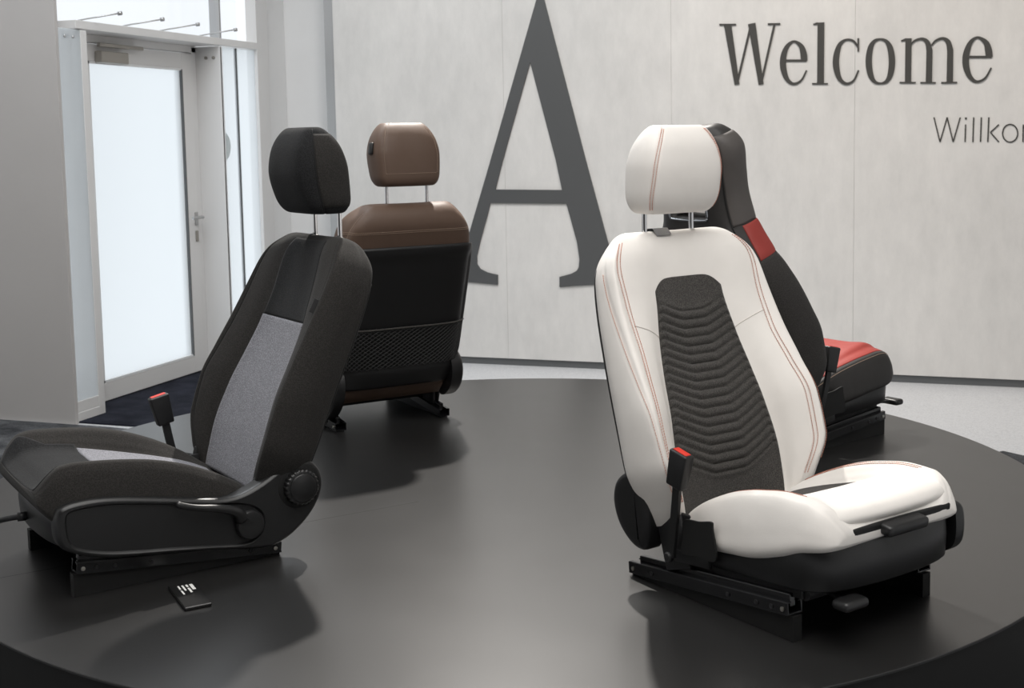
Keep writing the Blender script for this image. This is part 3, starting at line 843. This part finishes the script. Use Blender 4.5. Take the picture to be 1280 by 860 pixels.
def slide_handle(root, dx, y=-.06):
    h = MB()
    h.tube(smooth_loop([(-.09, y + .03, .112), (-.02, y + .02, .110), (.03, y + .008, .106), (.065, y, .104)], 14, False) + arr(dx, 0, 0), .006, 8)
    h.box((.085 + dx, y + .004, .102), (.045, .075, .022), None, .009, 3)
    return lab(h.build('slide_handle', 'plastic_satin', root, angle=45), 'grey slide adjustment handle under the seat front')

def head_frame(fr, lean=0.0, s=.665, n=-.020):
    # upright frame of posts and headrest, standing on the top of the backrest
    q = fr(arr(s), arr(0.0), arr(n)).ravel()
    return back_frame((q[0], q[2]), lean)
def posts(root, hf, y=.0815, s1=.14):
    for sg in (-1, 1):
        p = [hf(arr(s), arr(sg * y), arr(0.0)) for s in np.linspace(-.03, s1, 8)]
        MB().tube(np.array(p).reshape(-1, 3), .0068, 14).build('headrest_post', 'chrome', root)
def collars(parent, fr, mat='plastic_black', y=.0815, n=-.016, s=.684):
    for sg in (-1, 1):
        m = MB(); c = fr(arr(s), arr(sg * y), arr(n)).ravel(); c2 = fr(arr(s + .01), arr(sg * y), arr(n)).ravel()
        m.lathe([(.0, -.004), (.019, -.004), (.019, .003), (.015, .006), (.0, .006)], c, c2 - c, 24)
        m.build('post_collar', mat, parent, angle=40)

PC = arr(-1.332, 3.745)
def seat_root(name, xy, ang_fwd, label, group='car seats on the platform'):
    return empty(name, (xy[0], xy[1], PLAT), ang_fwd, label, 'car seat', group)

# ================================================================= white seat
def white_seat():
    root = seat_root('car_seat', (-.1601, 2.8532), math.atan2(-.5934, .8049),
                     'white leather car seat with quilted dark centre and red stitching')
    dx, rec = .09, 16.0
    rails(root); base_frame(root, dx)
    apron(root, dx, .885, .93, .028)
    recliner_disc(root, dx); recliner_disc(root, dx, 1)
    inboard_parts(root, dx); slide_handle(root, dx - .080, -.165)
    lc = MB(); shell(lc, SIDE, .222, [(0, 0), (0, .026), (.003, .034), (.010, .038)], 1, dx - .055, 90)
    lc.build('side_cover', 'plastic_black', root, angle=60)
    fr = back_frame((-.54 + dx, .2), rec)
    L = Loft(back_ctrl(dict(mod(BACK, bn=.72, b0=.74, en=.8), by=[.20, .21, .222, .226, .228, .227, .222, .208, .185], sy=[.195, .215, .2525, .256, .2425, .230, .230, .234, .225], dy=[.240, .264, .296, .297, .290, .281, .270, .254, .234], ey=[.240, .256, .282, .284, .281, .274, .264, .246, .226], wi=[.168, .172, .168, .156, .143, .126, .109, .104, .104])), fr); L.tr = (-.05, .685)
    a_side = pchip([.0, .10, .19, .29, .45, .58, .66], [4.85, 4.85, 4.9, 5.15, 5.55, 5.95, 6.1])
    mb = MB()
    L.body(mb, -.05, .685, 70, 144, disp=groove([(4, .0, .63), (a_side, .02, .60)]))
    back = mb.build('backrest', 'leather_white', root)
    s1 = lambda p: .556 - .034 * np.abs(p) ** 5
    def quilt(p, s):
        chev = (.024 + .060 * np.clip(.5 - s, 0, .5)) * np.clip((np.abs(p) - .26) / .62, 0, 1) ** 1.05
        ph = (s - chev) / .0232
        roll = np.abs(np.sin(PI * ph)) ** .6 * .0085 - .004
        k = 1 / (1 + np.exp((s - chev - .470) / .004)) * 1 / (1 + np.exp(-(s - chev - .035) / .004))
        return roll * k
    mb = MB(); L.patch(mb, -2.12, 2.12, -.045, s1, 44, 300, quilt, .0025, .006, -.004)
    lab(mb.build('quilted_centre', 'fabric_melange', back), 'dark grey melange centre with quilted chevrons')
    for sg in (-1, 1):
        st = MB()
        for da in (-.13, .13):
            t = np.linspace(.0, .655, 90); L.dashes(st, np.full(90, sg * (4 + da)), t, .0065, .0010, .0008)
        lab(st.build('stitching', 'thread_red', back), 'red double stitching')
        st = MB()
        t = np.linspace(.03, .585, 80); L.dashes(st, sg * (a_side(t) + .08), t, .0065, .0009, .0008)
        lab(st.build('stitching', 'thread_red', back), 'red stitching')
        cr = MB(); u = np.linspace(0, 1, 20)
        L.line(cr, sg * (2.15 + 1.75 * u), .405 + .035 * u ** .8, .0013, .0002)
        cr.build('seam', 'thread_white', back)
    mb = MB(); L.patch(mb, 7.25, 10.75, -.02, .60, 30, 30, None, .001, .003, -.004)
    lab(mb.build('back_shell', 'plastic_black', back), 'black plastic shell closing the back')
    # fabric loop left between the posts
    f = MB(); q = []
    for yy in (-.062, -.01):
        q.append([fr(arr(s), arr(yy), arr(n)).ravel() for s, n in ((.668, .0), (.690, -.012), (.694, -.03), (.687, -.052))])
    f.grid(np.array(q)).build('fabric_loop', 'chrome_dark', back)
    # headrest
    hf = head_frame(fr, 0, .665, -.028)
    HL = Loft(headrest_ctrl(.068, .296, [.128, .132, .106], [.078, .094, .078], [-.052, -.044, -.008], bot=.30, b_y=.74), hf); HL.tr = (.068, .296)
    a_hr = pchip([.07, .18, .29], [2.48, 2.15, 1.65])
    mb = MB(); HL.body(mb, .068, .296, 44, 108, disp=groove([(a_hr, .04, .31)], .003, .12))
    hr = mb.build('headrest', 'leather_white', root)
    for sg in (-1, 1):
        st = MB()
        for da in (-.12, .12):
            t = np.linspace(.080, .288, 50); HL.dashes(st, sg * (a_hr(t) + da), t, .006, .0009, .0007)
        lab(st.build('stitching', 'thread_red', hr), 'red double stitching')
    posts(root, hf)
    # cushion
    tab = dict(CUSH, w=[.215, .240, .252, .257, .260, .260, .254, .245, .232, .205], zb=[.165, .217, .258, .286, .304, .318, .318, .306, .288, .262], zl=[.110, .120, .132, .142, .152, .180, .200, .208, .212, .222])
    CL = Loft(cush_ctrl(tab, .085, .03, .235), cush_frame(dx, .86, .945)); CL.tr = (-.5, .085)
    mb = MB(); CL.body(mb, -.5, .085, 60, 120, disp=groove([(4.6, -.42, .07)], .003, .12))
    cu = mb.build('cushion', 'leather_white', root)
    mb = MB(); CL.patch(mb, -2.3, 2.3, -.47, -.115, 30, 40, None, .002, .003, -.004)
    lab(mb.build('cushion_centre', 'fabric_melange', cu), 'dark grey cushion centre')
    # thigh roll that pulls out at the front
    prof = [(-.140, .272), (-.105, .292), (-.05, .306), (.0, .307), (.036, .298), (.054, .280), (.050, .264), (.030, .256), (-.02, .256), (-.08, .258), (-.12, .262)]
    pl = smooth_loop(prof, 40)
    rows = []
    for y, k in ((-.205, .55), (-.203, .80), (-.196, .94), (-.185, 1), (-.1, 1), (0, 1), (.1, 1), (.185, 1), (.196, .94), (.203, .80), (.205, .55)):
        c = arr(-.03, .265); q = c + (pl - c) * k
        bow = -.012 * (y / .2) ** 2
        rows.append(np.c_[q[:, 0] + dx - .055 + bow, np.full(40, y * .95), q[:, 1]])
    ro = MB().grid(np.array(rows), True, True, True).build('thigh_roll', 'leather_white', cu)
    g = MB(); g.box((-.012 + dx, .015, .249), (.03, .33, .018), None, .004)
    g.build('roll_gap_shade', 'plastic_matte', cu, smooth=False)  # dark block stands in for the shaded gap under the roll
    h = MB(); h.box((.004 + dx, .005, .243), (.05, .135, .026), Matrix.Rotation(.15, 4, 'Y'), .009, 3)
    h.box((-.008 + dx, .005, .232), (.03, .11, .02), None, .004)
    lab(h.build('pull_handle', 'plastic_satin', cu, angle=45), 'dark grey pull handle under the thigh roll')
    for sg in (-1, 1):
        st = MB()
        for da in (-.1, .1):
            t = np.linspace(-.42, -.02, 60); CL.dashes(st, np.full(60, sg * (3.9 + da)), t, .0065, .0009, .0008)
        lab(st.build('stitching', 'thread_red', cu), 'red double stitching')
    return root

# ================================================================= black cloth seat
def black_seat():
    root = seat_root('car_seat', (-2.1907, 2.5860), math.atan2(-.8007, -.5990),
                     'black cloth car seat with grey woven centre, side lever and round knob')
    dx, rec = 0.0, 20.8
    rails(root); base_frame(root, dx)
    apron(root, dx, .97)
    side_cover_left(root, dx)
    recliner_disc(root, dx)
    inboard_parts(root, dx)
    fr = back_frame((-.54 + dx, .2), rec)
    L = Loft(back_ctrl(dict(mod(BACK, dn=.8), sn=[.03, .060, .080, .084, .068, .050, .037, .028, .018], on=[.03, .062, .084, .086, .073, .057, .042, .027, .012], bn=[-.07, -.075, -.082, -.086, -.090, -.096, -.100, -.102, -.098], b0=[-.075, -.08, -.088, -.093, -.098, -.104, -.108, -.110, -.106])), fr); L.tr = (-.05, .685)
    mb = MB(); L.body(mb, -.05, .685, 60, 126, disp=groove([(4.35, .0, .66)], .005, .09))
    back = mb.build('backrest', 'fabric_black', root)
    mb = MB(); L.patch(mb, -2.25, 2.25, .425, .665, 40, 40, None, .0008, .0015, -.003)
    lab(mb.build('upper_centre', 'fabric_dark', back), 'plain dark upper centre')
    mb = MB(); L.patch(mb, -2.25, 2.25, -.05, .423, 30, 60, None, .002, .004, -.004)
    lab(mb.build('grey_centre', 'fabric_grey', back), 'grey woven centre')
    for sg in (-1, 1):
        ln = MB(); t = np.linspace(.0, .665, 60); L.line(ln, np.full(60, sg * 4.35), t, .0016, -.002)
        ln.build('seam', 'thread_black', back)
    tg = MB()
    c = L.S(arr(4.42), arr(.475)).ravel(); nn = L.N(arr(4.42), arr(.475)).ravel(); tt = (L.S(arr(4.42), arr(.49)) - L.S(arr(4.42), arr(.46))).ravel(); tt /= np.linalg.norm(tt)
    w = np.cross(nn, tt)
    mtx = Matrix(((nn[0], w[0], tt[0]), (nn[1], w[1], tt[1]), (nn[2], w[2], tt[2]))).to_4x4()
    tg.box(tuple(c + nn * .006), (.014, .003, .040), mtx, .001)
    tg.build('fabric_tag', 'plastic_black', back, smooth=False)
    mb = MB(); L.patch(mb, 7.7, 10.3, -.02, .58, 30, 30, None, .001, .003, -.004)
    mb.build('back_shell', 'plastic_matte', back)
    collars(back, fr, n=-.048)
    hf = head_frame(fr, 0, .665, -.052)
    HL = Loft(headrest_ctrl(.095, .340, [.126, .130, .106], [.106, .140, .118], [-.034, -.026, .014]), hf); HL.tr = (.095, .340)
    mb = MB(); HL.body(mb, .095, .340, 44, 108, disp=groove([(3.3, .06, .34)], .0022, .10))
    hr = mb.build('headrest', 'fabric_dark', root)
    mb = MB(); HL.patch(mb, 3.35, 8.2, .114, .320, 30, 30, None, .0012, .002, -.003)
    lab(mb.build('side_panel', 'fabric_black', hr), 'brownish black side panel')
    for sg in (-1, 1):
        ln = MB(); t = np.linspace(.104, .335, 40); HL.line(ln, np.full(40, sg * 3.3), t, .0010, .0)
        ln.build('seam', 'thread_black', hr)
    posts(root, hf)
    CL = Loft(cush_ctrl(CUSH, .100, .015, .258, .46), cush_frame(dx, .952)); CL.tr = (-.5, .1)
    mb = MB(); CL.body(mb, -.5, .100, 64, 120, disp=groove([(4.9, -.44, .09)], .003, .10))
    cu = mb.build('cushion', 'fabric_black', root)
    mb = MB(); CL.patch(mb, -2.2, 2.2, -.48, -.105, 30, 40, None, .002, .003, -.004)
    lab(mb.build('grey_centre', 'fabric_grey', cu), 'grey woven cushion centre')
    mb = MB(); CL.patch(mb, lambda t: -2.6 - 1.5 * np.clip((t + .02) / .07, 0, 1), lambda t: 2.6 + 1.5 * np.clip((t + .02) / .07, 0, 1), -.103, .0975, 40, 40, None, .0006, .0008, -.003)
    lab(mb.build('front_panel', 'fabric_dark', cu), 'plain dark front of the cushion')
    cb = MB()
    cb.tube(smooth_loop([(.030, -.020, .152), (.062, -.024, .153), (.10, -.070, .139), (.15, -.12, .115), (.22, -.16, .06), (.29, -.18, .009), (.40, -.20, .009)], 40, False), .0075, 10)
    cb.tube([(.046, -.021, .1525), (.066, -.027, .152)], .012, 12)
    cb.build('power_cable', 'cable_black', root)
    return root

# ================================================================= brown seat, seen from behind
def brown_seat():
    root = seat_root('car_seat', (-2.424, 4.716), math.radians(119.5) + .335,
                     'brown leather car seat with black net-pocket back shell, seen from behind')
    dx, rec, dz = .04, 17.5, .025
    rails(root); base_frame(root, dx); apron(root, dx)
    recliner_disc(root, dx); side_cover_left(root, dx); inboard_parts(root, dx)
    fr = back_frame((-.54 + dx, .2 + dz), rec)
    L = Loft(back_ctrl(mod(BACK, by=.93, ey=.95, dy=.96)), fr); L.tr = (-.05, .685)
    mb = MB(); L.body(mb, -.05, .685, 60, 126, disp=groove([(7.0, .53, .66)], .002, .12))
    back = mb.build('backrest', 'leather_brown', root)
    top = lambda p: .545 - .010 * np.abs(p) ** 2 - .030 * np.abs(p) ** 10
    def recess(p, s):
        k = 1 / (1 + np.exp((np.abs(p) - .80) / .018)) / (1 + np.exp(-(s - .045) / .006)) / (1 + np.exp((s - .50) / .008))
        return -.011 * k
    mb = MB(); L.patch(mb, 7.22, 10.78, -.035, top, 60, 70, recess, .010, .006, -.004)
    sh = lab(mb.build('back_shell', 'plastic_black', back), 'black plastic back shell with raised rim')
    # net of the pocket: two families of crossing threads, and its elastic hem
    net = MB()
    a0, a1, s0, s1 = 7.66, 10.34, .052, .218
    wid, hei = .345, .170
    cell = .0135
    k = int((wid + hei) / cell)
    for i in range(-k, k + 1):
        for sg in (1, -1):
            x0 = i * cell; pts = []
            for f in np.linspace(0, 1, 26):
                z = f * hei; x = x0 + sg * z * .8
                if 0 <= x <= wid: pts.append((a0 + (a1 - a0) * x / wid, s0 + z))
            if len(pts) > 2:
                P = np.array(pts); q = L.S(P[:, 0], P[:, 1]) + L.N(P[:, 0], P[:, 1]) * .0145
                net.tube(q, .0016, 4)
    no = net.build('pocket_net', 'pocket_net', back); no['kind'] = 'stuff'; lab(no, 'black diamond net of the pocket')
    hm = MB(); A = np.linspace(a0 - .02, a1 + .02, 30); L.line(hm, A, np.full(30, s1), .0035, .0155, 8)
    hm.build('pocket_hem', 'fabric_melange', back)
    # lower leather flap behind the cushion
    fl_ = MB(); rows = []
    for sx, sz in ((0, 0), (.012, -.045), (.05, -.085), (.10, -.095)):
        rows.append([(-.615 + dx + sx, y, .185 + dz + sz - .02) for y in np.linspace(-.205, .205, 12)])
    fl_.grid(np.array(rows)).build('leather_flap', 'leather_brown', back)
    st = MB()
    A = np.linspace(6.55, 11.45, 80); T = .600 - .016 * ((A - 9) / 2.2) ** 2
    for d_ in (0, .006): L.dashes(st, A, T + d_, .008, .0009, .0008)
    lab(st.build('stitching', 'thread_tan', back), 'tan double stitching')
    for sg in (1, -1):
        st = MB(); t = np.linspace(.54, .665, 24); L.dashes(st, np.full(24, 9 + sg * 1.85), t, .008, .0008, .0008)
        st.build('stitching', 'thread_tan', back)
    hf = head_frame(fr)
    HL = Loft(headrest_ctrl(.080, .313, [.124, .134, .104], [.078, .098, .084], [-.060, -.052, -.018]), hf); HL.tr = (.080, .313)
    mb = MB(); HL.body(mb, .080, .313, 44, 108, disp=groove([(7.15, .13, .33)], .002, .10))
    hr = mb.build('headrest', 'leather_brown', root)
    st = MB()
    t = np.linspace(.128, .303, 40)
    for sg in (-1, 1): HL.dashes(st, np.full(40, sg * 7.15), t, .007, .0008, .0007)
    A = np.linspace(7.15, 10.85, 40); HL.dashes(st, A, np.full(40, .128), .007, .0008, .0007)
    lab(st.build('stitching', 'thread_tan', hr), 'tan stitching')
    c = HL.S(arr(4.8), arr(.22)).ravel(); nn = HL.N(arr(4.8), arr(.22)).ravel()
    tt = (HL.S(arr(4.8), arr(.23)) - HL.S(arr(4.8), arr(.21))).ravel(); tt /= np.linalg.norm(tt); w = np.cross(nn, tt)
    mtx = Matrix(((nn[0], w[0], tt[0]), (nn[1], w[1], tt[1]), (nn[2], w[2], tt[2]))).to_4x4()
    MB().box(tuple(c + nn * .002), (.014, .024, .044), mtx, .005, 3).build('headrest_button', 'plastic_black', hr, angle=45)
    posts(root, hf)
    CL = Loft(cush_ctrl(CUSH, .100, .0, .262), cush_frame(dx)); CL.tr = (-.5, .1)
    mb = MB(); CL.body(mb, -.5, .100, 50, 96); mb.build('cushion', 'leather_brown', root)
    return root

# ================================================================= red and black sports seat
def sport_seat():
    root = seat_root('car_seat', (-.3905, 4.8053), math.radians(36) + .335,
                     'black sports car seat with red cushion, red shoulder patch and fixed headrest')
    dx, rec = .05, 17.0
    rails(root); base_frame(root, dx); apron(root, dx, .90, .955, .012)
    recliner_disc(root, dx); recliner_disc(root, dx, 1); inboard_parts(root, dx); slide_handle(root, dx - .03, -.19)
    fr = back_frame((-.54 + dx, .2), rec)
    global SK
    keep = SK
    SK = [-.06, 0, .1, .2, .3, .385, .455, .52, .59, .65, .73, .80, .88, .955]
    T = dict(
        wi=[.15, .15, .15, .145, .13, .12, .115, .11, .10, .095, .09, .09, .095, .09],
        c=[.02, .024, .03, .026, .014, .004, .0, .0, .01, .016, .02, .022, .024, .02],
        sy=[.195, .215, .2525, .256, .245, .232, .218, .195, .168, .145, .135, .14, .15, .142],
        sn=[.045, .085, .117, .116, .100, .080, .066, .058, .058, .062, .066, .07, .072, .06],
        oy=[.225, .247, .285, .290, .280, .268, .250, .225, .192, .168, .158, .164, .176, .165],
        on=[.045, .085, .122, .122, .106, .088, .072, .064, .062, .066, .070, .074, .076, .06],
        dy=[.240, .264, .298, .300, .292, .282, .264, .238, .204, .178, .168, .174, .186, .174],
        dn=[-.005, .020, .050, .052, .038, .022, .012, .008, .010, .014, .018, .022, .026, .02],
        ey=[.240, .256, .282, .284, .280, .270, .252, .226, .192, .166, .156, .160, .170, .160],
        en=[-.045, -.040, -.035, -.030, -.035, -.040, -.042, -.040, -.034, -.028, -.02, -.016, -.012, -.01],
        by=[.205, .215, .228, .232, .228, .218, .200, .176, .145, .122, .112, .112, .116, .108],
        bn=[-.085, -.088, -.09, -.09, -.09, -.09, -.088, -.084, -.076, -.068, -.058, -.050, -.046, -.042],
        b0=[-.09, -.095, -.098, -.098, -.098, -.10, -.098, -.094, -.086, -.078, -.068, -.06, -.055, -.05])
    ctrl = back_ctrl(T, .972, .88, .66, .92, .01, .35)
    SK = keep
    L = Loft(ctrl, fr); L.tr = (-.05, .972)
    mb = MB(); L.body(mb, -.05, .972, 84, 126, disp=groove([(7.25, .60, .94)], .003, .12))
    back = mb.build('backrest', 'leather_black', root, weld=True)
    # belt opening between head and shoulders
    cut = MB(); 
    c0 = fr(arr(.699), arr(0.0), arr(-.02)).ravel()
    cut.box((0, 0, 0), (.4, .165, .058), Matrix.Rotation(-math.radians(rec), 4, 'Y'), .012, 3)
    cut.v = [tuple(arr(*p) + c0) for p in cut.v]
    co = cut.build('cutter', 'leather_black', root, weld=True)
    bo = back.modifiers.new('opening', 'BOOLEAN'); bo.operation = 'DIFFERENCE'; bo.object = co; bo.solver = 'EXACT'
    bpy.context.view_layer.update()
    dg = bpy.context.evaluated_depsgraph_get()
    me = bpy.data.meshes.new_from_object(back.evaluated_get(dg))
    back.modifiers.clear(); back.data = me
    bpy.data.objects.remove(co, do_unlink=True)
    # chrome surround of the opening on the rear face
    fr_pts = []
    for y, s in smooth_loop([(-.088, .690), (-.075, .682), (0, .680), (.075, .682), (.088, .690), (.090, .715), (.088, .742), (.075, .750), (0, .752), (-.075, .750), (-.088, .742), (-.090, .715)], 60):
        nb = -.071 + .155 * (s - .68)
        fr_pts.append(fr(arr(s - .016), arr(y), arr(nb - .002)).ravel())
    fr_pts.append(fr_pts[0])
    lab(MB().tube(np.array(fr_pts), .0045, 8).build('opening_trim', 'chrome_dark', back), 'chrome trim round the belt opening')
    for sg in (-1, 1):
        lo, hi = (4.1, 7.2) if sg > 0 else (-7.2, -4.1)
        mb = MB(); L.patch(mb, lo, hi, .634, .940, 30, 40, None, .0015, .003, -.004)
        lab(mb.build('head_side', 'leather_charcoal', back), 'charcoal leather head side')
        lo, hi = (4.0, 6.55) if sg > 0 else (-6.55, -4.0)
        mb = MB(); L.patch(mb, lo, hi, .512, .630, 30, 26, None, .002, .004, -.004)
        lab(mb.build('shoulder_patch', 'leather_red', back), 'red shoulder patch')
        lo, hi = (2.6, 7.1) if sg > 0 else (-7.1, -2.6)
        mb = MB(); L.patch(mb, lo, hi, -.03, lambda p: .515 - .02 * np.abs(p) ** 6, 36, 40, None, .004, .009, -.004)
        lab(mb.build('side_bolster', 'fabric_sport', back), 'dark cloth side bolster')
    for sg in (-1, 1):
        pp = MB(); t = np.linspace(.615, .948, 50); L.line(pp, np.full(50, sg * 7.25), t, .0018, .0012, 6)
        pp.build('piping', 'thread_black', back)
    CL = Loft(cush_ctrl(dict(CUSH, zb=[.165, .210, .245, .268, .284, .300, .306, .304, .292, .265], zc=[.150, .190, .228, .258, .284, .312, .320, .312, .290, .262]), .100, .03, .25), cush_frame(dx, .87, .95)); CL.tr = (-.5, .1)
    mb = MB(); CL.body(mb, -.5, .100, 60, 110, disp=groove([(4.9, -.44, .09)], .003, .10))
    cu = mb.build('cushion', 'leather_black', root)
    mb = MB(); CL.patch(mb, -4.25, 4.25, -.47, .078, 50, 40, None, .0015, .003, -.004)
    lab(mb.build('cushion_centre', 'leather_red', cu), 'red leather cushion top')
    for sg in (-1, 1):
        ln = MB(); t = np.linspace(-.42, .08, 40); CL.line(ln, np.full(40, sg * 4.9), t, .0010, .0)
        ln.build('seam', 'thread_tan', cu)
    return root

white_seat(); black_seat(); brown_seat(); sport_seat()

# ------------------------------------------------------------------ small things
card = empty('info_card', (-1.729, 2.5302, PLAT), 0, 'small black information card lying in front of the black cloth seat', 'card')
q = arr((-1.815, 2.562), (-1.688, 2.446), (-1.645, 2.495), (-1.768, 2.612)) - arr(-1.729, 2.5302)
cm = MB(); cm.add([(x, y, .0004) for x, y in q] + [(x, y, .009) for x, y in q], [(3, 2, 1, 0), (4, 5, 6, 7)] + [(i, (i+1) % 4, 4 + (i+1) % 4, 4 + i) for i in range(4)])
cp_ = cm.build('card_plate', 'card_black', card, smooth=False)
bm = bmesh.new(); bm.from_mesh(cp_.data); bmesh.ops.recalc_face_normals(bm, faces=bm.faces)
bmesh.ops.bevel(bm, geom=[e for e in bm.edges], offset=.0018, segments=1, affect='EDGES'); bm.to_mesh(cp_.data); bm.free()
u = (q[1] - q[0]); v = (q[3] - q[0])
pm = MB()
for a0, a1, b0, b1 in ((.10, .34, .70, .82), (.10, .20, .56, .64), (.24, .44, .56, .64), (.10, .34, .42, .49), (.10, .26, .28, .34), (.30, .48, .28, .34)):
    P = [q[0] + u * a + v * b for a, b in ((a0, b0), (a1, b0), (a1, b1), (a0, b1))]
    pm.add([(x, y, .0093) for x, y in P], [(0, 1, 2, 3)])
pm.build('card_print', 'print_white', card, smooth=False)
